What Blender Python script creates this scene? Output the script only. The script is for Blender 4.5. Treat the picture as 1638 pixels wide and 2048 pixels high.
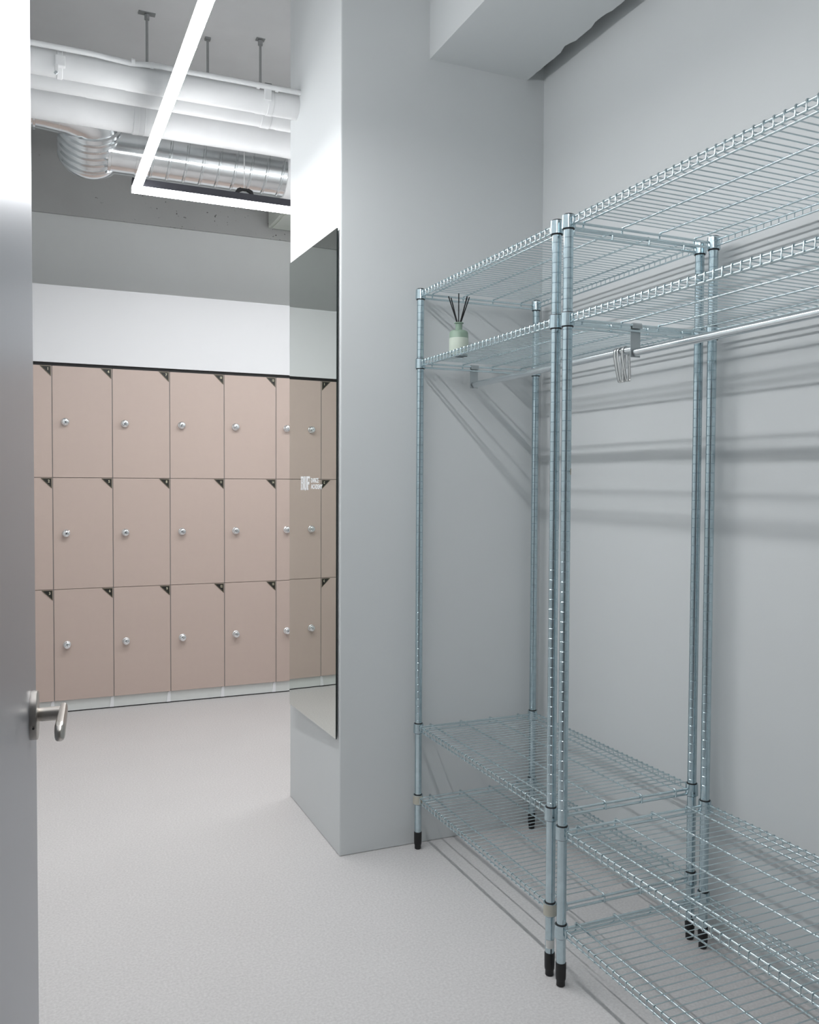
import bpy, bmesh, math, random
from mathutils import Vector, Matrix

random.seed(7)
sc = bpy.context.scene
COL = sc.collection
for o in list(bpy.data.objects):
    bpy.data.objects.remove(o)

# ------------------------------------------------------------------ camera
F_PX = 1732.4771
YAW, PITCH, ROLL = 0.4075, -0.0321, 0.0048
CAM_H = 1.29
cy_, sy_ = math.cos(YAW), math.sin(YAW)
FW = Vector((sy_ * math.cos(PITCH), cy_ * math.cos(PITCH), math.sin(PITCH)))
R0 = Vector((cy_, -sy_, 0.0))
U0 = R0.cross(FW)
RT = R0 * math.cos(ROLL) + U0 * math.sin(ROLL)
UP = -R0 * math.sin(ROLL) + U0 * math.cos(ROLL)
cd = bpy.data.cameras.new('camera')
cam = bpy.data.objects.new('camera', cd)
COL.objects.link(cam)
M = Matrix((RT, UP, -FW)).transposed().to_4x4()
M.translation = Vector((0, 0, CAM_H))
cam.matrix_world = M
cd.sensor_fit = 'HORIZONTAL'
cd.sensor_width = 36.0
cd.lens = 36.0 * F_PX / 1638.0
cd.clip_start = 0.02
sc.camera = cam

# ------------------------------------------------------------------ colour management, world
sc.view_settings.view_transform = 'Standard'
sc.view_settings.look = 'None'
sc.view_settings.gamma = 1.0
sc.view_settings.use_curve_mapping = False
sc.view_settings.exposure = 0.0
W = bpy.data.worlds.new('world')
sc.world = W
W.use_nodes = True
W.node_tree.nodes['Background'].inputs[0].default_value = (0.97, 0.99, 1.0, 1)
W.node_tree.nodes['Background'].inputs[1].default_value = 0.12

TUBE_STRENGTH = 86.0      # the linear luminaire's diffuser
TUBE_X, TUBE_Y, TUBE_Z = 0.406, 3.915, 2.5575
TUBE_NEAR = 0.55

# ------------------------------------------------------------------ solved dimensions (metres)
YL = 5.1786               # locker fronts
XC, YC, YC2 = 0.9556, 2.8107, 3.445     # end face / front face / back face of the partition
XR = 1.7507               # right wall
ZB, XB1, XB2 = 2.781, 1.2825, 1.6787    # beam
CEIL = 3.6
XLEFT = -0.235            # left wall
YF = 0.12                 # doorway wall
YBK = 5.62                # upper back wall
XEND = 2.40               # end of the locker aisle
LX = [-0.2285, 0.0868, 0.4020, 0.7180, 1.0325, 1.3475, 1.6630]
ZROW = [1.9345, 1.3169, 0.6952, 0.0705]


# ------------------------------------------------------------------ materials
def mat(name, col, rough=0.5, metal=0.0, noise=0.0, nscale=40.0, bump=0.0, bscale=300.0, spec=0.5, emis=None, estr=0.0,
        aniso=0.0, coat=0.0, stretch=None):
    m = bpy.data.materials.new(name)
    m.use_nodes = True
    nt = m.node_tree
    b = nt.nodes['Principled BSDF']
    b.inputs['Base Color'].default_value = (*col, 1)
    b.inputs['Roughness'].default_value = rough
    b.inputs['Metallic'].default_value = metal
    b.inputs['Specular IOR Level'].default_value = spec
    if coat:
        b.inputs['Coat Weight'].default_value = coat
        b.inputs['Coat Roughness'].default_value = 0.1
    if aniso:
        b.inputs['Anisotropic'].default_value = aniso
    if emis:
        b.inputs['Emission Color'].default_value = (*emis, 1)
        b.inputs['Emission Strength'].default_value = estr
    tc = nt.nodes.new('ShaderNodeTexCoord')
    mp = nt.nodes.new('ShaderNodeMapping')
    nt.links.new(tc.outputs['Object'], mp.inputs['Vector'])
    if stretch:
        mp.inputs['Scale'].default_value = stretch
    if noise:
        n = nt.nodes.new('ShaderNodeTexNoise')
        n.inputs['Scale'].default_value = nscale
        n.inputs['Detail'].default_value = 6
        nt.links.new(mp.outputs['Vector'], n.inputs['Vector'])
        r = nt.nodes.new('ShaderNodeMapRange')
        r.inputs['From Min'].default_value = 0.25
        r.inputs['From Max'].default_value = 0.75
        r.inputs['To Min'].default_value = 1.0 - noise
        r.inputs['To Max'].default_value = 1.0 + noise
        nt.links.new(n.outputs['Fac'], r.inputs['Value'])
        mx = nt.nodes.new('ShaderNodeVectorMath')
        mx.operation = 'SCALE'
        mx.inputs[0].default_value = col
        nt.links.new(r.outputs['Result'], mx.inputs['Scale'])
        nt.links.new(mx.outputs['Vector'], b.inputs['Base Color'])
    if bump:
        n2 = nt.nodes.new('ShaderNodeTexNoise')
        n2.inputs['Scale'].default_value = bscale
        n2.inputs['Detail'].default_value = 3
        nt.links.new(mp.outputs['Vector'], n2.inputs['Vector'])
        bp = nt.nodes.new('ShaderNodeBump')
        bp.inputs['Strength'].default_value = bump
        bp.inputs['Distance'].default_value = 0.002
        nt.links.new(n2.outputs['Fac'], bp.inputs['Height'])
        nt.links.new(bp.outputs['Normal'], b.inputs['Normal'])
    return m


def mat_concrete():
    m = mat('bare_concrete', (0.50, 0.50, 0.49), 0.85, noise=0.06, nscale=3.0, bump=0.3, bscale=60)
    nt = m.node_tree
    b = nt.nodes['Principled BSDF']
    src = b.inputs['Base Color'].links[0].from_socket
    tc = nt.nodes.new('ShaderNodeTexCoord')
    v = nt.nodes.new('ShaderNodeTexNoise')
    v.inputs['Scale'].default_value = 38.0
    v.inputs['Detail'].default_value = 2.0
    nt.links.new(tc.outputs['Object'], v.inputs['Vector'])
    r = nt.nodes.new('ShaderNodeMapRange')
    r.inputs['From Min'].default_value = 0.655
    r.inputs['From Max'].default_value = 0.70
    nt.links.new(v.outputs['Fac'], r.inputs['Value'])
    big = nt.nodes.new('ShaderNodeTexNoise')
    big.inputs['Scale'].default_value = 4.0
    nt.links.new(tc.outputs['Object'], big.inputs['Vector'])
    r2 = nt.nodes.new('ShaderNodeMapRange')
    r2.inputs['From Min'].default_value = 0.48
    r2.inputs['From Max'].default_value = 0.58
    nt.links.new(big.outputs['Fac'], r2.inputs['Value'])
    mu = nt.nodes.new('ShaderNodeMath')
    mu.operation = 'MULTIPLY'
    nt.links.new(r.outputs['Result'], mu.inputs[0])
    nt.links.new(r2.outputs['Result'], mu.inputs[1])
    mix = nt.nodes.new('ShaderNodeMix')
    mix.data_type = 'RGBA'
    nt.links.new(mu.outputs[0], mix.inputs['Factor'])
    nt.links.new(src, mix.inputs[6])
    mix.inputs[7].default_value = (0.07, 0.065, 0.06, 1)
    nt.links.new(mix.outputs[2], b.inputs['Base Color'])
    return m


def mat_floor():
    m = mat('speckled_vinyl', (0.60, 0.575, 0.575), 0.42, spec=0.35, bump=0.02, bscale=500)
    nt = m.node_tree
    b = nt.nodes['Principled BSDF']
    tc = nt.nodes.new('ShaderNodeTexCoord')
    n1 = nt.nodes.new('ShaderNodeTexNoise')
    n1.inputs['Scale'].default_value = 140.0
    n1.inputs['Detail'].default_value = 4.0
    n2 = nt.nodes.new('ShaderNodeTexNoise')
    n2.inputs['Scale'].default_value = 3.0
    n2.inputs['Detail'].default_value = 3.0
    for n in (n1, n2):
        nt.links.new(tc.outputs['Object'], n.inputs['Vector'])
    cr = nt.nodes.new('ShaderNodeValToRGB')
    cr.color_ramp.elements[0].position = 0.30
    cr.color_ramp.elements[0].color = (0.605, 0.585, 0.58, 1)
    cr.color_ramp.elements[1].position = 0.70
    cr.color_ramp.elements[1].color = (0.73, 0.71, 0.705, 1)
    nt.links.new(n1.outputs['Fac'], cr.inputs['Fac'])
    mr = nt.nodes.new('ShaderNodeMapRange')
    mr.inputs['To Min'].default_value = 0.965
    mr.inputs['To Max'].default_value = 1.035
    nt.links.new(n2.outputs['Fac'], mr.inputs['Value'])
    sc_ = nt.nodes.new('ShaderNodeVectorMath')
    sc_.operation = 'SCALE'
    nt.links.new(cr.outputs['Color'], sc_.inputs[0])
    nt.links.new(mr.outputs['Result'], sc_.inputs['Scale'])
    nt.links.new(sc_.outputs['Vector'], b.inputs['Base Color'])
    return m


PAINT = mat('pale_grey_paint', (0.67, 0.69, 0.695), 0.55, noise=0.012, nscale=2.5, bump=0.05, bscale=220, spec=0.3)
CONC = mat_concrete()
UPW = mat('light_grey_emulsion', (0.80, 0.81, 0.80), 0.8, noise=0.02, nscale=3, spec=0.2)
CEILM = mat('grey_ceiling_paint', (0.90, 0.90, 0.90), 0.85, noise=0.03, nscale=4, bump=0.1, bscale=90, spec=0.2)
FLOOR = mat_floor()
PANEL = mat('white_laminate', (0.80, 0.80, 0.81), 0.4, noise=0.006, nscale=3, spec=0.4)
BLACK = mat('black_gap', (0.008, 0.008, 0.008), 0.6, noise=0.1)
PINK = mat('dusty_pink_laminate', (0.575, 0.46, 0.405), 0.38, noise=0.012, nscale=25, spec=0.4)
CARC = mat('grey_locker_body', (0.30, 0.28, 0.27), 0.55, noise=0.03)
KICK = mat('pale_plinth', (0.72, 0.74, 0.72), 0.22, noise=0.01, spec=0.6)
KICKJ = mat('white_plinth_joint', (0.86, 0.87, 0.88), 0.3, noise=0.01)
CHROME = mat('polished_chrome', (0.86, 0.87, 0.88), 0.12, 1.0, noise=0.01)
SLOT = mat('dark_keyway', (0.03, 0.03, 0.03), 0.5, noise=0.05)
TAGB = mat('black_tag', (0.012, 0.011, 0.009), 0.45, noise=0.05)
TAGG = mat('dull_gold', (0.115, 0.102, 0.068), 0.45, 0.3, noise=0.05)
TAGN = mat('pale_gold_numeral', (0.62, 0.58, 0.42), 0.5, 0.0, noise=0.03)
ZINC = mat('zinc_plated_steel', (0.52, 0.63, 0.675), 0.18, 1.0, noise=0.10, nscale=60, bump=0.03, bscale=400)
ZINCW = mat('zinc_plated_wire', (0.66, 0.76, 0.79), 0.20, 1.0, noise=0.06, nscale=80)
RUBBER = mat('black_rubber', (0.010, 0.010, 0.011), 0.5, noise=0.1)
TAPE = mat('cream_tape', (0.52, 0.50, 0.43), 0.6, noise=0.03)
STICK = mat('white_sticker', (0.72, 0.72, 0.70), 0.55, noise=0.02)
STEEL = mat('satin_steel_tube', (0.74, 0.78, 0.80), 0.22, 1.0, noise=0.02)
BRKT = mat('grey_steel_bracket', (0.50, 0.53, 0.54), 0.42, 0.85, noise=0.02)
HOOKM = mat('bright_steel_strip', (0.80, 0.80, 0.79), 0.22, 0.9, noise=0.02)
GREEN = mat('sage_green_glaze', (0.25, 0.345, 0.27), 0.4, noise=0.02)
PALEG = mat('pale_celadon_glaze', (0.52, 0.58, 0.50), 0.45, noise=0.02)
REED = mat('black_reed', (0.010, 0.010, 0.011), 0.7, noise=0.2)
MIRR = mat('silvered_mirror', (0.80, 0.845, 0.81), 0.0, 1.0)
MIRE = mat('dark_mirror_edge', (0.012, 0.020, 0.018), 0.25, noise=0.05)
MBACK = mat('grey_mirror_backing', (0.55, 0.56, 0.55), 0.6, noise=0.02)
DECAL = mat('white_vinyl_lettering', (0.85, 0.85, 0.86), 0.5, noise=0.01)
DOORM = mat('grey_metal_door', (0.42, 0.43, 0.46), 0.36, 0.75, noise=0.03, nscale=30, stretch=(60, 60, 0.6))
NICK = mat('satin_nickel', (0.53, 0.495, 0.455), 0.30, 1.0, noise=0.03, nscale=120)
LAMPS = mat('white_luminaire_side', (0.9, 0.9, 0.9), 0.4, emis=(0.975, 0.985, 1.0), estr=TUBE_STRENGTH * 0.33)
LAMPM = mat('white_luminaire_diffuser', (0.9, 0.9, 0.9), 0.4, emis=(0.975, 0.985, 1.0), estr=TUBE_STRENGTH)
HOUS = mat('charcoal_aluminium_profile', (0.045, 0.045, 0.055), 0.4, 0.3, noise=0.03)
PIPEW = mat('white_pipe_wrap', (0.74, 0.745, 0.75), 0.5, noise=0.03, nscale=12, bump=0.08, bscale=40)
GALV = mat('shiny_galvanised_duct', (0.78, 0.80, 0.81), 0.16, 1.0, noise=0.05, nscale=15, bump=0.06, bscale=18)
WIREM = mat('grey_steel_rod', (0.42, 0.43, 0.43), 0.45, 0.5, noise=0.05)
CABLE = mat('pale_suspension_cable', (0.6, 0.6, 0.6), 0.4, 0.3, noise=0.03)
BOXM = mat('off_white_metal_box', (0.80, 0.83, 0.76), 0.45, noise=0.02)


# ------------------------------------------------------------------ mesh helpers
def obj(name, bm, mats, parent=None, smooth=True, loc=None, bevel=0.0, sharp=38):
    me = bpy.data.meshes.new(name)
    bmesh.ops.recalc_face_normals(bm, faces=bm.faces)
    bm.to_mesh(me)
    bm.free()
    o = bpy.data.objects.new(name, me)
    COL.objects.link(o)
    for m in (mats if isinstance(mats, (list, tuple)) else [mats]):
        me.materials.append(m)
    if smooth:
        for p in me.polygons:
            p.use_smooth = True
        me.set_sharp_from_angle(angle=math.radians(sharp))
    if loc is not None:
        o.location = loc
    if parent is not None:
        o.parent = parent
    if bevel:
        b = o.modifiers.new('bevel', 'BEVEL')
        b.width = bevel
        b.segments = 2
        b.limit_method = 'ANGLE'
        b.angle_limit = math.radians(40)
    return o


def tag(o, label=None, cat=None, group=None, kind=None):
    if label:
        o['label'] = label
    if cat:
        o['category'] = cat
    if group:
        o['group'] = group
    if kind:
        o['kind'] = kind
    return o


def empty(name, loc, label, cat, group=None, rz=0.0):
    o = bpy.data.objects.new(name, None)
    o.empty_display_size = 0.05
    COL.objects.link(o)
    o.location = loc
    o.rotation_euler = (0, 0, rz)
    return tag(o, label, cat, group)


def box(bm, lo, hi, mi=0):
    x0, y0, z0 = lo
    x1, y1, z1 = hi
    v = [bm.verts.new(p) for p in ((x0, y0, z0), (x1, y0, z0), (x1, y1, z0), (x0, y1, z0),
                                   (x0, y0, z1), (x1, y0, z1), (x1, y1, z1), (x0, y1, z1))]
    fs = []
    for q in ((3, 2, 1, 0), (4, 5, 6, 7), (0, 1, 5, 4), (1, 2, 6, 5), (2, 3, 7, 6), (3, 0, 4, 7)):
        f = bm.faces.new([v[i] for i in q])
        f.material_index = mi
        fs.append(f)
    return v, fs


def frame_for(d):
    d = d.normalized()
    a = Vector((0, 0, 1)) if abs(d.z) < 0.9 else Vector((1, 0, 0))
    u = d.cross(a).normalized()
    return u, d.cross(u).normalized()


def tube(bm, pts, r, n=8, mi=0, cap=True, radii=None):
    pts = [Vector(p) for p in pts]
    rings = []
    u = None
    for i, p in enumerate(pts):
        if i == 0:
            d = pts[1] - pts[0]
        elif i == len(pts) - 1:
            d = pts[-1] - pts[-2]
        else:
            d = (pts[i + 1] - p).normalized() + (p - pts[i - 1]).normalized()
        d.normalize()
        if u is None:
            u, w = frame_for(d)
        else:
            u = (u - d * u.dot(d)).normalized()
            w = d.cross(u)
        rr = radii[i] if radii else r
        k = 1.0
        if 0 < i < len(pts) - 1:
            c = (pts[i + 1] - p).normalized().dot((p - pts[i - 1]).normalized())
            k = 1.0 / max(0.6, math.sqrt(max(0.0, (1 + c) / 2)))
        rings.append([bm.verts.new(p + (u * math.cos(2 * math.pi * j / n) + w * math.sin(2 * math.pi * j / n)) * rr * k)
                      for j in range(n)])
    for a, b in zip(rings, rings[1:]):
        for j in range(n):
            f = bm.faces.new((a[j], a[(j + 1) % n], b[(j + 1) % n], b[j]))
            f.material_index = mi
    if cap:
        for rg in (rings[0], rings[-1]):
            f = bm.faces.new(rg)
            f.material_index = mi
    return rings


def lathe(bm, prof, n=24, mis=None, mi=0, M=None, capb=True, capt=True):
    """prof: list of (r, z) going up, round +Z; M maps it into place."""
    M = M or Matrix.Identity(4)
    rings = []
    for r, z in prof:
        rings.append([bm.verts.new(M @ Vector((r * math.cos(2 * math.pi * j / n), r * math.sin(2 * math.pi * j / n), z)))
                      for j in range(n)])
    for k, (a, b) in enumerate(zip(rings, rings[1:])):
        for j in range(n):
            f = bm.faces.new((a[j], a[(j + 1) % n], b[(j + 1) % n], b[j]))
            f.material_index = mis[k] if mis else mi
    if capb:
        f = bm.faces.new(rings[0][::-1]); f.material_index = mis[0] if mis else mi
    if capt:
        f = bm.faces.new(rings[-1]); f.material_index = mis[-1] if mis else mi


def prism(bm, poly, M, h, mi=0):
    """poly in local xy, extruded h along local z, mapped by M."""
    a = [bm.verts.new(M @ Vector((x, y, 0))) for x, y in poly]
    b = [bm.verts.new(M @ Vector((x, y, h))) for x, y in poly]
    n = len(poly)
    fs = [bm.faces.new(a[::-1]), bm.faces.new(b)]
    for i in range(n):
        fs.append(bm.faces.new((a[i], a[(i + 1) % n], b[(i + 1) % n], b[i])))
    for f in fs:
        f.material_index = mi


def text_into(bm, s, size, M, mi=0, ext=0.0004, sx=1.0, bold=0.0, align='CENTER'):
    cu = bpy.data.curves.new('glyphs', 'FONT')
    cu.body = s
    cu.size = size
    cu.extrude = ext
    cu.offset = bold
    cu.align_x = align
    cu.align_y = 'CENTER'
    cu.resolution_u = 3
    o = bpy.data.objects.new('glyphs', cu)
    COL.objects.link(o)
    dg = bpy.context.evaluated_depsgraph_get()
    me = bpy.data.meshes.new_from_object(o.evaluated_get(dg))
    nv = len(bm.verts)
    nf = len(bm.faces)
    bm.from_mesh(me)
    bm.verts.ensure_lookup_table()
    bm.faces.ensure_lookup_table()
    S = Matrix.Diagonal((sx, 1, 1, 1))
    for v in bm.verts[nv:]:
        v.co = M @ (S @ v.co)
    for f in bm.faces[nf:]:
        f.material_index = mi
    bpy.data.objects.remove(o)
    bpy.data.curves.remove(cu)
    bpy.data.meshes.remove(me)


def struct(name, lo, hi, m, bevel=0.0):
    bm = bmesh.new()
    box(bm, lo, hi)
    o = obj(name, bm, m, smooth=False, bevel=bevel)
    o['kind'] = 'structure'
    return o


# ------------------------------------------------------------------ the room
struct('floor', (-1.6, -1.4, -0.1), (XEND + 0.1, YBK + 0.1, 0.0), FLOOR)
struct('ceiling', (-1.6, -1.4, CEIL), (XEND + 0.1, YBK + 0.1, CEIL + 0.1), CEILM)
struct('wall_right', (XR, YF, 0.0), (XR + 0.1, YC, CEIL), PAINT)
struct('wall_partition', (XC, YC, 0.0), (XEND, YC2, CEIL), PAINT, bevel=0.004)
struct('wall_left', (XLEFT - 0.1, YF, 0.0), (XLEFT, YBK, CEIL), PAINT)
struct('wall_back', (XLEFT, YBK, 0.0), (XEND, YBK + 0.1, CEIL), UPW)
struct('wall_end', (XEND, YC2, 0.0), (XEND + 0.1, YBK, CEIL), PAINT)
bm = bmesh.new()                                                    # wall with the doorway the photo is taken from
box(bm, (XLEFT - 0.1, YF - 0.1, 0.0), (-0.11, YF, CEIL))
box(bm, (0.80, YF - 0.1, 0.0), (XR + 0.1, YF, CEIL))
box(bm, (-0.11, YF - 0.1, 2.15), (0.80, YF, CEIL))
tag(obj('wall_front', bm, PAINT, smooth=False), kind='structure')

# beam along the right wall, lower edges chipped a little
bm = bmesh.new()
ny = 120
ya, yb = YF, YC
ring = []
rnd = random.Random(3)
chips = {0: [(2.07, .006), (2.10, .008), (2.13, .005)], 1: [(2.55, .012), (2.53, .008), (2.36, .010), (2.33, .007), (2.12, .005), (2.0, .008)]}
for i in range(ny + 1):
    y = ya + (yb - ya) * i / ny
    c0 = max([d for (yy, d) in chips[0] if abs(yy - y) < 0.02] + [0.0]) + rnd.uniform(0, .0008)
    c1 = max([d for (yy, d) in chips[1] if abs(yy - y) < 0.025] + [0.0]) + rnd.uniform(0, .0022)
    ring.append([bm.verts.new(p) for p in ((XB1, y, CEIL), (XB1, y, ZB + c0), (XB1 + c0, y, ZB), (XB2 - c1, y, ZB), (XB2, y, ZB + c1 + .001), (XB2, y, CEIL))])
for a, b in zip(ring, ring[1:]):
    for k in range(5):
        bm.faces.new((a[k], a[k + 1], b[k + 1], b[k]))
bm.faces.new(ring[0]); bm.faces.new(ring[-1][::-1])
tag(obj('trim_beam', bm, PAINT, smooth=False), kind='structure')

# concrete downstand over the back wall
struct('trim_downstand', (XLEFT, YBK - 0.014, 2.886), (XEND, YBK, CEIL), CONC)
# white fascia over the lockers, black shadow gap below it
struct('trim_fascia', (XLEFT, YL - 0.004, 1.952), (XEND, YL + 0.02, 2.374), PANEL)
struct('trim_shadow_gap', (XLEFT, YL + 0.012, 1.9345), (XEND, YL + 0.05, 1.952), BLACK)
struct('wall_locker_end', (LX[-1] + 0.004, YL, 0.0), (XEND, YL + 0.45, 1.9345), PANEL)

# ------------------------------------------------------------------ grey door on the left, opened against the wall
DB = 0.059
def door_x(y):
    return -0.0670 + DB * y
hinge = Vector((door_x(0.285), 0.285, 0))
edge = Vector((door_x(1.110), 1.110, 0))
dlen = (edge - hinge).length
drz = math.atan2((edge - hinge).y, (edge - hinge).x)       # local +X runs from hinge to free edge; local -Y faces the room
bm = bmesh.new()
box(bm, (0, 0, 0.008), (dlen, 0.042, 2.12))
door = obj('door_1', bm, DOORM, smooth=False, bevel=0.0012)
door.location = hinge
door.rotation_euler = (0, 0, drz)
tag(door, 'open grey brushed metal door at the left edge of the picture', 'door', kind='structure')
# lever handle, local to the door
hx, hz = dlen - 0.090, 1.037
Mh = Matrix.Translation((hx, 0, hz)) @ Matrix.Rotation(math.radians(90), 4, 'X')   # local z -> -Y (into the room)
bm = bmesh.new()
lathe(bm, [(0.0262, 0.0), (0.0265, 0.0006), (0.0265, 0.0066), (0.0257, 0.0074), (0.010, 0.0075)], 40, M=Mh)
bm2 = bmesh.new()
lathe(bm2, [(0.0006, -0.0003), (0.0012, 0.0002), (0.0012, 0.0005)], 10, M=Matrix.Translation((hx - 0.0265, -0.004, hz - .008)) @ Matrix.Rotation(math.radians(-90), 4, 'Y'))
handle = obj('door_handle', bm, NICK, door)
obj('grub_screw', bm2, SLOT, handle)
bm = bmesh.new()
pts, rad = [], []
for i in range(7):
    pts.append((hx, -0.0074 - 0.0255 * i / 6, hz)); rad.append(0.0076 if i else 0.0070)
tube(bm, pts, 0.0076, 20, radii=rad)
# flat lever sweeping back towards the hinge (towards the viewer)
segs = []
for i in range(29):
    t = (i / 14) * 0.8 if i <= 14 else 0.8 + 0.2 * math.sin((i - 14) / 14 * math.pi / 2)
    x = hx + 0.010 - 0.098 * t
    y = -0.0372 + 0.0042 + 0.0014 * t
    tip = 1.0 if t < .8 else math.sqrt(max(0.004, 1 - ((t - .8) / .2) ** 2))
    hh = (0.0088 + 0.0014 * t) * (0.10 + 0.90 * tip)
    th = (0.0042 + 0.0014 * t) * (0.15 + 0.85 * tip)
    zc = hz - 0.001 * t
    loop = []
    for k in range(16):
        a = 2 * math.pi * k / 16
        ca, sa = math.cos(a), math.sin(a)
        loop.append(bm.verts.new((x, y + th * math.copysign(abs(ca) ** .6, ca), zc + hh * math.copysign(abs(sa) ** .7, sa))))
    segs.append(loop)
for a, b in zip(segs, segs[1:]):
    for k in range(16):
        bm.faces.new((a[k], a[(k + 1) % 16], b[(k + 1) % 16], b[k]))
bm.faces.new(segs[0]); bm.faces.new(segs[-1])
obj('lever', bm, NICK, handle)


# ------------------------------------------------------------------ lockers
NB = [['1', '2', '3'], ['4', '5', '6'], ['7', '8', '9'], ['10', '11', '12'], ['13', '14', '15'], ['16', '17', '18']]

def knob_bm():
    b = bmesh.new()
    Mk = Matrix.Rotation(math.radians(90), 4, 'X')
    lathe(b, [(0.0205, 0.0), (0.0215, 0.002), (0.0210, 0.006), (0.0170, 0.0085), (0.0165, 0.016), (0.0190, 0.019),
              (0.0195, 0.026), (0.0170, 0.0305), (0.0125, 0.0325), (0.0060, 0.0335)], 28, M=Mk)
    return b

def keyway_bm():
    b = bmesh.new()
    box(b, (-0.0012, -0.0341, -0.0045), (0.0012, -0.0334, 0.0045))
    return b

def plate_bm(num):
    b = bmesh.new()
    Mp = Matrix(((1, 0, 0, 0), (0, 0, -1, 0), (0, 1, 0, 0), (0, 0, 0, 1)))     # local xy -> world xz, local z -> -Y
    s = 0.057
    prism(b, [(-s, 0), (0, 0), (0, -s)], Mp, 0.0022, 0)
    e = 0.0040
    k = e * (1 + math.sqrt(2))
    prism(b, [(-s + k, -e), (-e, -e), (-e, -s + k)], Mp @ Matrix.Translation((0, 0, 0.0022)), 0.0004, 1)
    text_into(b, num, 0.0205 if len(num) == 1 else 0.019, Mp @ Matrix.Translation((-0.0152, -0.0172, 0.0030)), 2, sx=0.95 if len(num) == 1 else 0.72, bold=0.0006)
    return b

def door_bm(w, h):
    b = bmesh.new()
    box(b, (0.0021, 0.0, 0.0013), (w - 0.0021, 0.018, h - 0.0013))
    return b

knob_mesh = key_mesh = None
for i in range(6):
    x0, x1 = LX[i], LX[i + 1]
    w = x1 - x0
    desc = {0: 'pink three door locker column tagged 1, 2 and 3, half hidden by the grey door',
            5: 'pink three door locker column right of tags 13 to 15, half hidden by the mirror'}.get(
        i, 'pink three door locker column with black corner tags %s, %s and %s' % tuple(NB[i]))
    t = empty('locker', (x0, YL, 0.0), desc, 'locker', 'pink lockers along the back of the aisle')
    bm = bmesh.new()
    box(bm, (0, 0.020, 0.0705), (w, 0.44, 1.9335))
    for sx in (0.0, w - 0.0012):
        box(bm, (sx, 0.0015, 0.0705), (sx + 0.0012, 0.021, 1.9335))
    obj('body', bm, CARC, t, smooth=False)
    bm = bmesh.new()
    box(bm, (0.0, 0.016, 0.007), (w, 0.05, 0.0705))
    pl = obj('plinth', bm, KICK, t, smooth=False)
    bm = bmesh.new()
    prism(bm, [(w - 0.022, 0.008), (w + 0.0, 0.008), (w + 0.0, 0.075), (w - 0.004, 0.078), (w - 0.016, 0.062)],
          Matrix(((1, 0, 0, 0), (0, 0, -1, 0.016), (0, 1, 0, 0), (0, 0, 0, 1))), 0.006)
    obj('plinth_joint', bm, KICKJ, pl, smooth=False)
    for r in range(3):
        z1, z0 = ZROW[r], ZROW[r + 1]
        d = obj('door', door_bm(w, z1 - z0), PINK, t, smooth=False, loc=(0, 0, z0), bevel=0.0012)
        k = obj('knob', knob_bm(), CHROME, d, loc=(0.0675, 0.0, (z1 - z0) / 2 + 0.001))
        # knob keyway turned a little differently on every door
        bmk = keyway_bm()
        bmesh.ops.rotate(bmk, verts=bmk.verts, cent=(0, 0, 0), matrix=Matrix.Rotation(random.uniform(-.9, .9), 3, 'Y'))
        kk = obj('keyway', bmk, SLOT, d, smooth=False, loc=(0.0675, 0.0, (z1 - z0) / 2 + 0.001))
        p = obj('number_plate', plate_bm(NB[i][r]), [TAGG, TAGB, TAGN], d, smooth=False, loc=(w - 0.0045, 0.0, z1 - z0 - 0.003))

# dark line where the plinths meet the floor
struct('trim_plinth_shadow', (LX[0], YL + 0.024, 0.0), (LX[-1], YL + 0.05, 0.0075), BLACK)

# ------------------------------------------------------------------ wall mirror on the end of the partition
MD = math.radians(1.85)
MY0, MY1 = 2.826, 3.357
MZ0, MZ1 = 0.407, 2.158
mx0 = XC - 0.010
mirror = empty('wall_mirror', (mx0, MY0, MZ0), 'tall frameless mirror with white lettering on the end of the grey partition', 'mirror', rz=MD)
ml = (MY1 - MY0) / math.cos(MD)
mh = MZ1 - MZ0
bm = bmesh.new()
v, fs = box(bm, (0.0, 0, 0), (0.0045, ml, mh))
for f in fs:
    f.material_index = 1
fs[5].material_index = 0
for f in bm.faces:                                      # the -X face carries the silvering
    f.material_index = 0 if abs(f.calc_center_median().x) < 1e-6 else 1
obj('glass', bm, [MIRR, MIRE], mirror, smooth=False)
bm = bmesh.new()
prism(bm, [(0.0046, 0.02), (0.0046, ml - 0.012), (0.0085 + (ml - .012) * math.tan(MD), ml - 0.012), (0.009, 0.02)],
      Matrix.Translation((0, 0, 0.012)), mh - 0.024)
obj('backing', bm, MBACK, mirror, smooth=False)
# lettering: text runs along the glass towards the viewer (-Y), local to the mirror
MLt = Matrix(((0, 0, -1, 0), (-1, 0, 0, 0), (0, 1, 0, 0), (0, 0, 0, 1)))
bm = bmesh.new()
LY0, LZ0, LW, LH = 3.2125 - MY0, 1.266 - MZ0, 0.107, 0.0515       # left end and foot of the three big letters
ML = Matrix.Translation((-0.0003, LY0, LZ0)) @ MLt


def slab(x, wd, polys):
    for p in polys:
        prism(bm, [(x + wd * a, LH * b) for a, b in p], ML, 0.0003)

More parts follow.
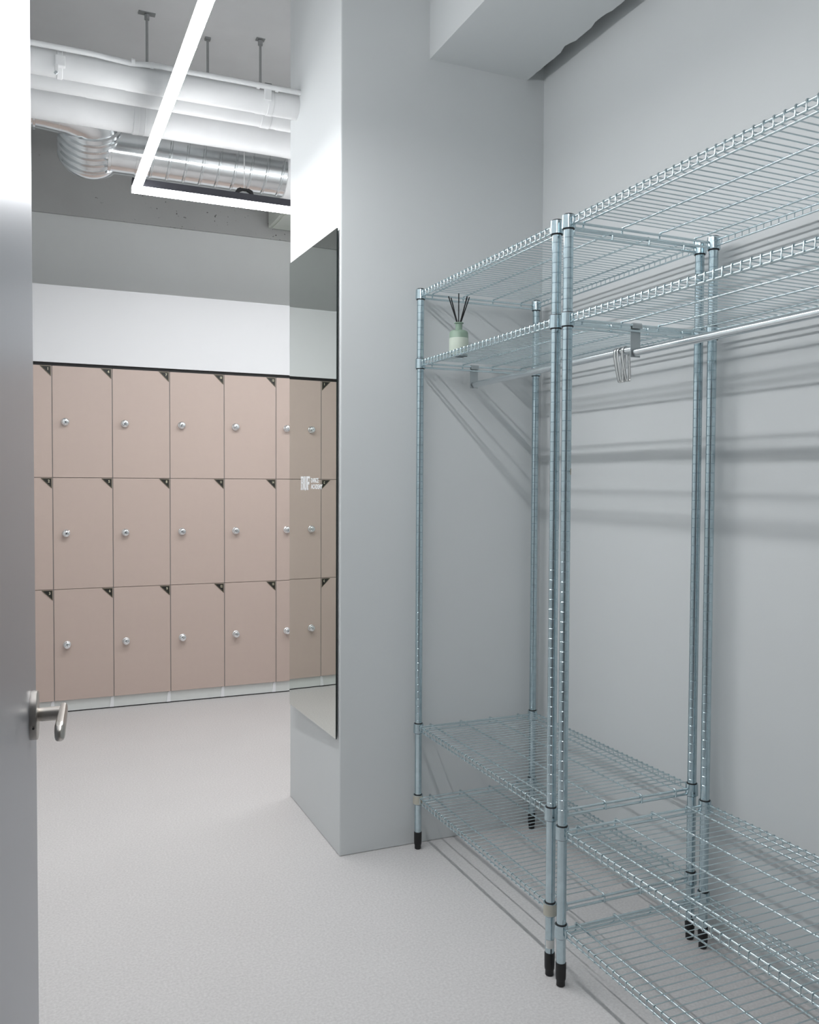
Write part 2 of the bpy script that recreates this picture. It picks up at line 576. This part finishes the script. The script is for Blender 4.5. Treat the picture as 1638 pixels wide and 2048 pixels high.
lw = LW * 0.31
slab(0.0, lw, [[(0, 0), (.46, 0), (.46, .12), (.38, .12), (.38, .88), (0.38, 1), (0, 1), (0, .88), (.06, .88), (.06, .12), (0, .12)],
               [(.38, .86), (.38, 1), (.86, 1), (1, .9), (1, .62), (.9, .54), (.9, .48), (.66, .48), (.66, .86)],
               [(.38, .48), (.38, .58), (.66, .58), (.66, .48)],
               [(.66, .5), (.92, .5), (1, .4), (1, 0), (.66, 0)]])
slab(LW * 0.345, lw, [[(0, 1), (.4, 1), (.4, .16), (.34, 0.02), (.12, .02), (0, .14)], [(.62, 1), (1, 1), (1, .14), (.88, .02), (.62, .02)],
                      [(.34, .02), (.66, .02), (.66, .16), (.34, .16)], [(.4, -.04), (.6, -.04), (.72, .02), (.28, .02)]])
slab(LW * 0.69, lw, [[(0, 0), (.5, 0), (.5, .12), (.42, .12), (.42, .88), (.42, 1), (0, 1), (0, .88), (.06, .88), (.06, .12), (0, .12)],
                     [(.42, .86), (.42, 1), (1, 1), (1, .64), (.84, .64), (.84, .86)], [(.42, .44), (.42, .58), (.82, .62), (.82, .38)]])
def fit_text(s_, ya, yb, za, zb):
    b2 = bmesh.new()
    text_into(b2, s_, 0.02, Matrix.Identity(4), 0, ext=0.00015, bold=0.0006, align='LEFT')
    xs = [v.co.x for v in b2.verts]; ys = [v.co.y for v in b2.verts]
    a0, a1, c0, c1 = min(xs), max(xs), min(ys), max(ys)
    for v in b2.verts:
        v.co = Matrix.Translation((-0.0003, ya - MY0, za - MZ0)) @ MLt @ Vector(((v.co.x - a0) / (a1 - a0) * (ya - yb), (v.co.y - c0) / (c1 - c0) * (zb - za), v.co.z))
    me = bpy.data.meshes.new('glyphs'); b2.to_mesh(me); b2.free()
    bm.from_mesh(me); bpy.data.meshes.remove(me)
fit_text('DANCE', 3.092, 3.008, 1.2935, 1.311)
fit_text('ACADEMY', 3.092, 2.966, 1.2705, 1.288)
obj('lettering', bm, DECAL, mirror, smooth=False)

# ------------------------------------------------------------------ wire racks
RX0, RX1 = 1.2330, 1.7000
POST_H = 1.966
PITCH_G = 0.0254


def post_bm(foot_h=0.058):
    b = bmesh.new()
    prof = [(0.0122, foot_h - 0.004)]
    z = 0.46
    prof.append((0.0125, z - 0.004))
    while z < POST_H - 0.03:
        prof += [(0.0125, z), (0.0117, z + 0.0009), (0.0117, z + 0.0016), (0.0125, z + 0.0021)]
        z += PITCH_G
    prof.append((0.0125, POST_H - 0.002))
    lathe(b, prof, 20)
    return b


def foot_bm(h=0.061):
    b = bmesh.new()
    lathe(b, [(0.0095, 0.0), (0.0112, 0.0015), (0.0112, 0.014), (0.0128, 0.017), (0.0134, 0.024), (0.0137, h - 0.002), (0.0134, h), (0.0120, h)], 24)
    return b


def cap_bm():
    b = bmesh.new()
    lathe(b, [(0.0122, POST_H - 0.004), (0.0131, POST_H - 0.003), (0.0131, POST_H + 0.0005), (0.011, POST_H + 0.0025), (0.004, POST_H + 0.003)], 20)
    return b


def collar_bm(mi_patch=False):
    b = bmesh.new()
    # black sleeve shows at both ends, plated collar between
    lathe(b, [(0.0128, -0.0188), (0.0146, -0.0188), (0.0150, -0.0166), (0.0178, -0.0164), (0.0170, 0.0164), (0.0146, 0.0166), (0.0140, 0.0188), (0.0128, 0.0188)],
          24, mis=[1, 1, 0, 0, 0, 1, 1])
    if mi_patch:
        n = 14
        r0 = [[], []]
        for k in range(n + 1):
            a = math.radians(150 + 155 * k / n)
            for q, (zz, rr) in enumerate(((-0.0150, 0.0180), (0.0150, 0.01725))):
                r0[q].append(b.verts.new((rr * math.cos(a), rr * math.sin(a), zz)))
        for k in range(n):
            f = b.faces.new((r0[0][k], r0[0][k + 1], r0[1][k + 1], r0[1][k]))
            f.material_index = 2
    return b


LONG = [0.048, 0.168, 0.288, 0.405]
TRUSS = 0.0155
ZT = 0.0078


def shelf_bm(L, wdt):
    """deck between post centres: x 0..wdt, y 0..-L (towards the viewer), z about the collar's middle."""
    b = bmesh.new()
    zt, zb = ZT, ZT - TRUSS
    ze, zf = zt - 0.0062, zb - 0.0045                     # end rails sit a little lower
    rw = 0.0027
    for x in (0.0, wdt):                                  # front and back trusses
        tube(b, [(x, -0.012, zt), (x, -L + 0.012, zt)], rw, 8)
        tube(b, [(x, -0.012, zb), (x, -L + 0.012, zb)], rw, 8)
    for y in (0.0, -L):                                   # end trusses, slightly heavier
        s = -1 if y == 0 else 1
        tube(b, [(0.010, y, ze), (wdt - 0.010, y, ze)], 0.0036, 8)
        tube(b, [(0.010, y, zf), (wdt - 0.010, y, zf)], 0.0036, 8)
    for x in LONG:                                        # long wires hooked over the end trusses
        end = [(0.0062, zf - 0.001), (0.0064, ze - 0.001), (0.0056, zt - 0.0020), (0.0025, zt + 0.0002), (-0.0060, zt + 0.0002), (-0.0250, zt - 0.0012)]
        tube(b, [(x, y, z) for y, z in end] + [(x, -L - y, z) for y, z in reversed(end)], 0.0027, 8)
    n = int(round((L - 0.052) / 0.0245))
    zd = zt + 0.0038
    for i in range(n + 1):                                # deck wires, each bent down over both trusses
        y = -0.026 - (L - 0.052) * i / n
        e = 0.0040
        tube(b, [(-e, y, zb - 0.0015), (-e, y, zt + 0.0015), (-0.0016, y, zd), (wdt + 0.0016, y, zd), (wdt + e, y, zt + 0.0015), (wdt + e, y, zb - 0.0015)], 0.00135, 6)
    return b


def make_rack(y_far, L, levels, label, stickers):
    wdt = RX1 - RX0
    t = empty('wire_rack', (RX0, y_far, 0.0), label, 'wire shelving rack', 'galvanised wire racks along the right wall')
    for ix, x in enumerate((0.0, wdt)):
        for iy, y in enumerate((0.0, -L)):
            p = obj('post', post_bm(), ZINC, t, loc=(x, y, 0))
            obj('foot', foot_bm(), RUBBER, p)
            obj('cap', cap_bm(), RUBBER, p)
            st = stickers.get((ix, iy))
            if st:
                for (z, h, a0, a1, mm, nm) in st:
                    b = bmesh.new()
                    n = 10
                    lo, hi = [], []
                    for k in range(n + 1):
                        a = math.radians(a0 + (a1 - a0) * k / n)
                        lo.append(b.verts.new((0.0128 * math.cos(a), 0.0128 * math.sin(a), z)))
                        hi.append(b.verts.new((0.0128 * math.cos(a), 0.0128 * math.sin(a), z + h)))
                    for k in range(n):
                        b.faces.new((lo[k], lo[k + 1], hi[k + 1], hi[k]))
                    obj(nm, b, mm, p)
    for li, z in enumerate(levels):
        s = obj('shelf', shelf_bm(L, wdt), ZINCW, t, loc=(0, 0, z), sharp=85)
        for ix, x in enumerate((0.0, wdt)):
            for iy, y in enumerate((0.0, -L)):
                patch = stickers.get(('c', li, ix, iy), False)
                obj('collar', collar_bm(patch), [ZINC, RUBBER, TAPE], s, loc=(x, y, 0))
    return t


Y1, L1 = 2.7680, 0.8570
Y2, L2 = 1.8580, 1.1500
LV1 = [1.9480, 1.7085, 0.4310, 0.1775]
LV2 = [1.9480, 1.7055, 0.4000, 0.1440]
make_rack(Y1, L1, LV1, 'farther galvanised wire rack in the room corner, holding the reed diffuser',
          {(0, 1): [(0.075, 0.022, 185, 300, STICK, 'white_sticker')], ('c', 3, 0, 1): True, ('c', 3, 0, 0): True})
make_rack(Y2, L2, LV2, 'nearer galvanised wire rack running out of the picture at right',
          {(0, 0): [(1.315, 0.016, 290, 350, TAPE, 'tape')]})

# ------------------------------------------------------------------ clothes rails hung under the second shelves
RAILX = 1.446
RZ = 1.647


def make_rail(y0, y1, rail_z, label, ends, zs):
    """brackets hang over the end trusses at y0 (far) and y1 (near)."""
    t = empty('clothes_rail', (RAILX, y0, rail_z), label, 'clothes rail', 'clothes rails under the second shelves')
    bm = bmesh.new()
    ln = y0 - y1
    n = 20
    tube(bm, [(0, 0.001, 0), (0, -0.0012, 0), (0, -ln + 0.0012, 0), (0, -ln - 0.001, 0)], 0.0105, n)
    obj('tube', bm, STEEL, t)
    for yy, s in ends:
        yy = -ln * yy
        b = bmesh.new()
        top = zs + ZT - 0.0062 - rail_z + 0.0048
        prof = [(0.0, -0.013), (0.0, top - 0.004), (0.0015, top), (0.006, top + 0.0008), (0.0085, top - 0.003), (0.0085, top - 0.013)]
        # strip 27 mm wide folded over the wire; outward direction is -s along y
        hw = 0.0155
        outer = []
        for (d, z) in prof:
            outer.append((yy - s * 0.0045 + (-s) * -0.0 + s * 0.0 + (s * d if False else -s * -d), z))
        vs0, vs1 = [], []
        th = 0.0014
        for (y, z) in outer:
            vs0.append([b.verts.new((-hw, y, z)), b.verts.new((hw, y, z))])
        for a, c in zip(vs0, vs0[1:]):
            b.faces.new((a[0], a[1], c[1], c[0]))
        o = obj('bracket', b, BRKT, t, smooth=False)
        so = o.modifiers.new('solid', 'SOLIDIFY')
        so.thickness = th
        so.offset = 0
    return t


make_rail(Y1, Y2 + 0.008, RZ, 'grey clothes rail under the farther rack, metal hooks at its near end', ((0, -1),), LV1[1])
make_rail(Y2, Y2 - L2, RZ - 0.009, 'shiny clothes rail under the nearer rack, running out of the picture', ((0, -1), (1, 1)), LV2[1])

# ------------------------------------------------------------------ three strip hooks hanging on the farther rail
def hook_bm():
    b = bmesh.new()
    path = []
    R1 = 0.0122
    for k in range(11):
        a = math.radians(200 - 220 * k / 10)
        path.append((R1 * math.cos(a), R1 * math.sin(a)))
    right = [(0.0120, -0.018), (0.0130, -0.072), (0.0120, -0.0785), (0.0070, -0.0800), (0.0020, -0.0785), (0.0005, -0.0735)]
    left = [(-0.0120, -0.012), (-0.0030, -0.060)]
    path = path + right
    full = [p for p in path] + [p for p in reversed(left)]
    vs = []
    hw = 0.0045
    for x, z in full:
        vs.append((b.verts.new((x, -hw, z)), b.verts.new((x, hw, z))))
    m = len(vs)
    for k in range(m):
        a, c = vs[k], vs[(k + 1) % m]
        b.faces.new((a[0], a[1], c[1], c[0]))
    return b

hook_y = [(1.901 + 0.034, 'leftmost of three', 2), (1.901 + 0.021, 'middle of three', 0), (1.901 + 0.003, 'rightmost of three', 3)]
for yy, which, tilt in hook_y:
    o = obj('strip_hook', hook_bm(), HOOKM, smooth=True)
    so = o.modifiers.new('solid', 'SOLIDIFY')
    so.thickness = 0.0011
    so.offset = 1
    o.location = (RAILX, yy, RZ)
    o.rotation_euler = (0, math.radians(-tilt), math.radians(random.uniform(-8, 8)))
    tag(o, 'thin steel strip hook on the clothes rail, %s side by side' % which, 'hook', 'steel hooks on the clothes rail')

# ------------------------------------------------------------------ reed diffuser on the farther rack's second shelf
dz = LV1[1] + ZT + 0.0038 + 0.0016
dif = empty('reed_diffuser', (1.312, 2.628, dz), 'pale green reed diffuser bottle with black reeds on the wire shelf', 'reed diffuser')
bm = bmesh.new()
prof = [(0.0290, 0.0), (0.0315, 0.002), (0.0325, 0.012), (0.0325, 0.058), (0.0322, 0.0590), (0.0318, 0.0600), (0.0315, 0.076), (0.0295, 0.0815), (0.0240, 0.0850), (0.0130, 0.0868),
        (0.0116, 0.0880), (0.0114, 0.1070), (0.0118, 0.1085), (0.0160, 0.1090), (0.0162, 0.1115), (0.0150, 0.1122), (0.0105, 0.1122), (0.0100, 0.1000), (0.001, 0.0990)]
mis = [2] + [0] * 3 + [1] * 14
lathe(bm, prof, 36, mis=mis)
obj('bottle', bm, [PALEG, GREEN, SLOT], dif)
reeds = [((-.0060, .001), (-.0345, .010), .1710), ((-.0050, .004), (-.0200, .020), .1690), ((-.0035, -.002), (-.0040, -.006), .1800),
         ((.0040, .002), (.0285, -.004), .1740), ((.0055, .000), (.0315, .003), .1745), ((.0065, .003), (.0345, .008), .1735), ((.0078, -.001), (.0400, .002), .1730)]
for (bx, by), (tx, ty), h in reeds:
    b = bmesh.new()
    tube(b, [(bx * .4, by * .4, 0.1005), (tx, ty, h + 0.028)], 0.0020, 8)
    obj('reed', b, REED, dif)

# ------------------------------------------------------------------ suspended L-shaped linear luminaire
lum = empty('linear_light', (TUBE_X, TUBE_Y, TUBE_Z), 'L-shaped white linear light hanging under the pipes', 'ceiling light', rz=0.008)
HW = 0.0160
LZ = -0.0225
XARM = 1.95
bm = bmesh.new()
poly = [(-HW, HW), (XARM, HW), (XARM, -HW), (HW, -HW), (HW, TUBE_NEAR - TUBE_Y), (-HW, TUBE_NEAR - TUBE_Y)]
prism(bm, poly, Matrix.Translation((0, 0, LZ)), 0.024)
bmesh.ops.recalc_face_normals(bm, faces=bm.faces)
for f in bm.faces:
    f.material_index = 0 if f.normal.z < -0.9 else (2 if f.normal.z > 0.9 else 1)
obj('diffuser', bm, [LAMPM, LAMPS, HOUS], lum, smooth=False)
bm = bmesh.new()
e = 0.0012
prism(bm, [(-HW - e, HW + e), (XARM + e, HW + e), (XARM + e, -HW - e), (-HW - e, -HW - e)], Matrix.Translation((0, 0, LZ + 0.0245)), 0.031)
box(bm, (-0.006, TUBE_NEAR - TUBE_Y, LZ + 0.0245), (0.006, -HW - e, LZ + 0.036))
obj('housing', bm, HOUS, lum, smooth=False)
for (x, y) in ((0.468, 0.0), (1.5, 0.0), (0.0, -1.52), (0.0, -2.75)):
    b = bmesh.new()
    if y == 0.0:                                        # these two are looped over the thick pipe in front
        tube(b, [(x, 0.0, LZ + 0.078), (x, 0.0, 0.275), (x, -0.004, 0.315), (x, -0.020, 0.345), (x, -0.055, 0.359)], 0.0022, 8)
    else:
        tube(b, [(x, y, LZ + 0.05), (x, y, CEIL - TUBE_Z)], 0.0022, 8)
    c = obj('suspension_cable', b, CABLE, lum)
    b = bmesh.new()
    if abs(y) < .1:
        tube(b, [(x - 0.034, y, LZ + .058), (x - 0.026, y, LZ + .071), (x - .014, y, LZ + .076)], 0.009, 10)
        tube(b, [(x + 0.034, y, LZ + .058), (x + 0.030, y, LZ + .069), (x + .014, y, LZ + .076)], 0.009, 10)
        tube(b, [(x - 0.016, y, LZ + .076), (x + .016, y, LZ + .076)], 0.0065, 10)
    else:
        tube(b, [(x, y - .020, LZ + .036), (x, y - .014, LZ + .046), (x, y + .014, LZ + .046), (x, y + .020, LZ + .036)], 0.004, 8)
    obj('clamp', b, RUBBER if y == 0.0 else CABLE, lum)

# ------------------------------------------------------------------ pipes, duct and their hangers under the ceiling
def straight_pipe(name, label, cat, y, z, r, x0, x1, seams, bands, m=None, n=32, group=None):
    bm = bmesh.new()
    prof = []
    pts, rad = [], []
    xs = sorted([x0, x1] + [s for s in seams] + [s + .004 for s in seams])
    for x in xs:
        pts.append((x, 0, 0))
        rad.append(r)
    for i, x in enumerate(xs):
        if any(abs(x - s - .004) < 1e-6 for s in seams):
            rad[i] = r + 0.0016
    for i in range(1, len(xs)):
        pass
    tube(bm, pts, r, n, radii=rad)
    for (bx, bw) in bands:
        tube(bm, [(bx - bw, 0, 0), (bx - bw + .002, 0, 0), (bx + bw - .002, 0, 0), (bx + bw, 0, 0)], r, n, radii=[r, r + .003, r + .003, r])
    o = obj(name, bm, m or PIPEW, None, loc=(0, y, z))
    tag(o, label, cat, group)
    return o

PG = 'white wrapped pipes under the ceiling'
p1 = straight_pipe('wrapped_pipe', 'white wrapped pipe nearest the viewer, ending at the grey partition', 'pipe', 3.352, 2.767, 0.045, XLEFT, XC + 0.03,
                   [0.312, 0.79], [(0.845, .012), (0.09, .010)], group=PG)
p2 = straight_pipe('wrapped_pipe', 'white wrapped pipe, middle one of the three under the ceiling', 'pipe', 3.585, 2.818, 0.050, XLEFT, XEND,
                   [0.19, 0.93], [(0.885, .020)], group=PG)
p3 = straight_pipe('wrapped_pipe', 'thickest white wrapped pipe, just in front of the shiny duct', 'pipe', 3.822, 2.832, 0.082, XLEFT, XEND,
                   [0.40, 1.03], [(0.395, .012), (0.43, .004)], group=PG)
# pipe clips as parts of the nearest pipe
b = bmesh.new()
box(b, (0.815, -0.052, -0.012), (0.843, -0.040, 0.052))
box(b, (0.815, -0.052, 0.046), (0.843, -0.034, 0.052))
obj('clip', b, PIPEW, p1, smooth=False, bevel=0.002)
b = bmesh.new()
box(b, (0.075, -0.058, -0.028), (0.108, -0.036, 0.010))
box(b, (0.072, -0.060, -0.052), (0.086, -0.045, -0.024))
obj('clip', b, PIPEW, p1, smooth=False, bevel=0.003)
b = bmesh.new()
tube(b, [(0.074, -0.058, -0.052), (0.080, -0.058, -0.058)], 0.006, 10)
obj('bolt', b, BRKT, p1)
b = bmesh.new()
box(b, (0.845, -0.056, -0.020), (0.875, -0.035, 0.016))
obj('clip', b, PIPEW, p2, smooth=False, bevel=0.003)

bm = bmesh.new()
tube(bm, [(XLEFT, -0.002, 0.0), (0.20, -0.002, 0.0), (0.33, 0.003, -0.006), (0.36, 0.0, -0.003), (0.42, -0.004, 0.0), (XC + .02, -0.004, 0.0)], 0.0095, 16)
con = obj('conduit', bm, PIPEW, None, loc=(0, 3.303, 2.8030))
tag(con, 'thin white conduit running along the top of the nearest pipe', 'conduit')
for x in (0.335, 0.40, 0.79, 0.862):
    b = bmesh.new()
    tube(b, [(x - .007, 0, 0), (x - .006, 0, 0), (x + .006, 0, 0), (x + .007, 0, 0)], 0.014, 16, radii=[.0096, .0118, .0118, .0096])
    obj('coupling', b, PIPEW, con)

# shiny spiral duct with an adjustable elbow turning up behind the pipes
DY, DZ, DR = 4.51, 2.925, 0.125
duct = empty('air_duct', (0, DY, DZ), 'shiny spiral air duct with a segmented elbow, behind the white pipes', 'air duct')
bm = bmesh.new()
pts, rad = [], []
x = 0.47
while x < XEND - .02:
    pts.append((x, 0, 0)); rad.append(DR)
    for dx, rr in ((.066, DR), (.070, DR + .0045), (.076, DR + .0045), (.080, DR)):
        pts.append((x + dx, 0, 0)); rad.append(rr)
    x += .0801
# spiral seams: shear each seam ring a little
rings = tube(bm, pts, DR, 48, radii=rad)
for rg in rings:
    for v in rg:
        v.co.x += 0.10 * v.co.z
obj('spiral_pipe', bm, GALV, duct)
bm = bmesh.new()
tube(bm, [(1.205, 0, 0), (1.207, 0, 0), (1.262, 0, 0), (1.264, 0, 0)], DR, 48, radii=[DR, DR + .008, DR + .008, DR])
obj('joint_band', bm, PIPEW, duct)
# straight sleeve left of the spiral pipe
bm = bmesh.new()
tube(bm, [(0.28, 0, 0), (0.33, 0, 0), (0.332, 0, 0), (0.345, 0, 0), (0.347, 0, 0), (0.53, 0, 0)], DR, 48, radii=[DR - .006, DR - .006, DR + .004, DR + .004, DR - .004, DR - .004])
obj('sleeve', bm, GALV, duct)
# adjustable elbow: a stack of rings whose mouth faces the viewer and up
bm = bmesh.new()
ED = Vector((-0.04, -0.84, 0.54)).normalized()
EC = Vector((0.258, 0.055, -0.031))
fine, fr = [EC - ED * .055, EC - ED * .052, EC - ED * .035], [.03, .090, .136]
for k in range(6):
    c = EC + ED * (.036 * k)
    for t, rr in ((-.009, .150), (.007, .150), (.012, .139), (.024, .139)):
        fine.append(c + ED * t); fr.append(rr - .001 * k)
tube(bm, fine, DR, 48, radii=fr)
obj('elbow', bm, GALV, duct)
# smooth run leaving the elbow's mouth to the left
bm = bmesh.new()
E0 = EC + ED * (.036 * 5 + .02)
LOWER = Vector((0, 0, -.034))
Q = [E0 - ED * .02, E0 + ED * .02 + Vector((-.005, 0, 0)), E0 + ED * .055 + Vector((-.035, 0, -.012)), E0 + ED * .075 + Vector((-.10, 0, .010)) + LOWER, E0 + ED * .08 + Vector((-.19, 0, .014)) + LOWER, E0 + ED * .08 + Vector((-.44, 0, .028)) + LOWER]
tube(bm, Q, .125, 40, radii=[.135, .132, .128, .125, .125, .125])
for xk in (-.13, -.24):
    c = E0 + ED * .08 + Vector((0, 0, .012)) + LOWER
    tube(bm, [c + Vector((xk - .006, 0, 0)), c + Vector((xk - .005, 0, 0)), c + Vector((xk + .005, 0, 0)), c + Vector((xk + .006, 0, 0))], .1, 40, radii=[.125, .130, .130, .125])
obj('branch_pipe', bm, GALV, duct)

# threaded rods carrying the duct
for (x, y, lab) in ((0.522, 4.50, 'grey threaded rod with wide ceiling plate, left of the light'), (1.093, 4.52, 'grey threaded rod with small ceiling plate, right of the light'),
                    (0.84, 4.62, 'short grey rod stub peeking over the pipes, beside the light')):
    bm = bmesh.new()
    stub = 'stub' in lab
    top = CEIL
    z0 = DZ + DR + .006
    tube(bm, [(x, y, z0), (x, y, top)], 0.0065, 10)
    wid = 0.040 if 'wide' in lab else 0.022
    if not stub:
        box(bm, (x - wid, y - 0.016, top - 0.005), (x + wid, y + 0.016, top))
        tube(bm, [(x, y, top - 0.032), (x, y, top - 0.008)], 0.013, 6)
    else:
        box(bm, (x - .014, y - 0.014, top - 0.010), (x + .014, y + 0.014, top))
    o = obj('hanger_rod', bm, WIREM, None, smooth=False)
    tag(o, lab, 'hanger rod', 'rods holding the duct')

# pale box under the ceiling beyond the luminaire, against the downstand
bm = bmesh.new()
box(bm, (0, -0.62, 0.0), (0.75, 0.0, 0.22))
vb = obj('ventilation_box', bm, BOXM, None, smooth=False, loc=(1.40, YBK - 0.046, 2.945), bevel=0.004)
tag(vb, 'pale box mounted high on the back wall beside the partition', 'ventilation box')
bm = bmesh.new()
box(bm, (0.02, -0.60, -0.006), (0.73, -0.02, 0.0))
obj('cover', bm, BOXM, vb, smooth=False, bevel=0.002)
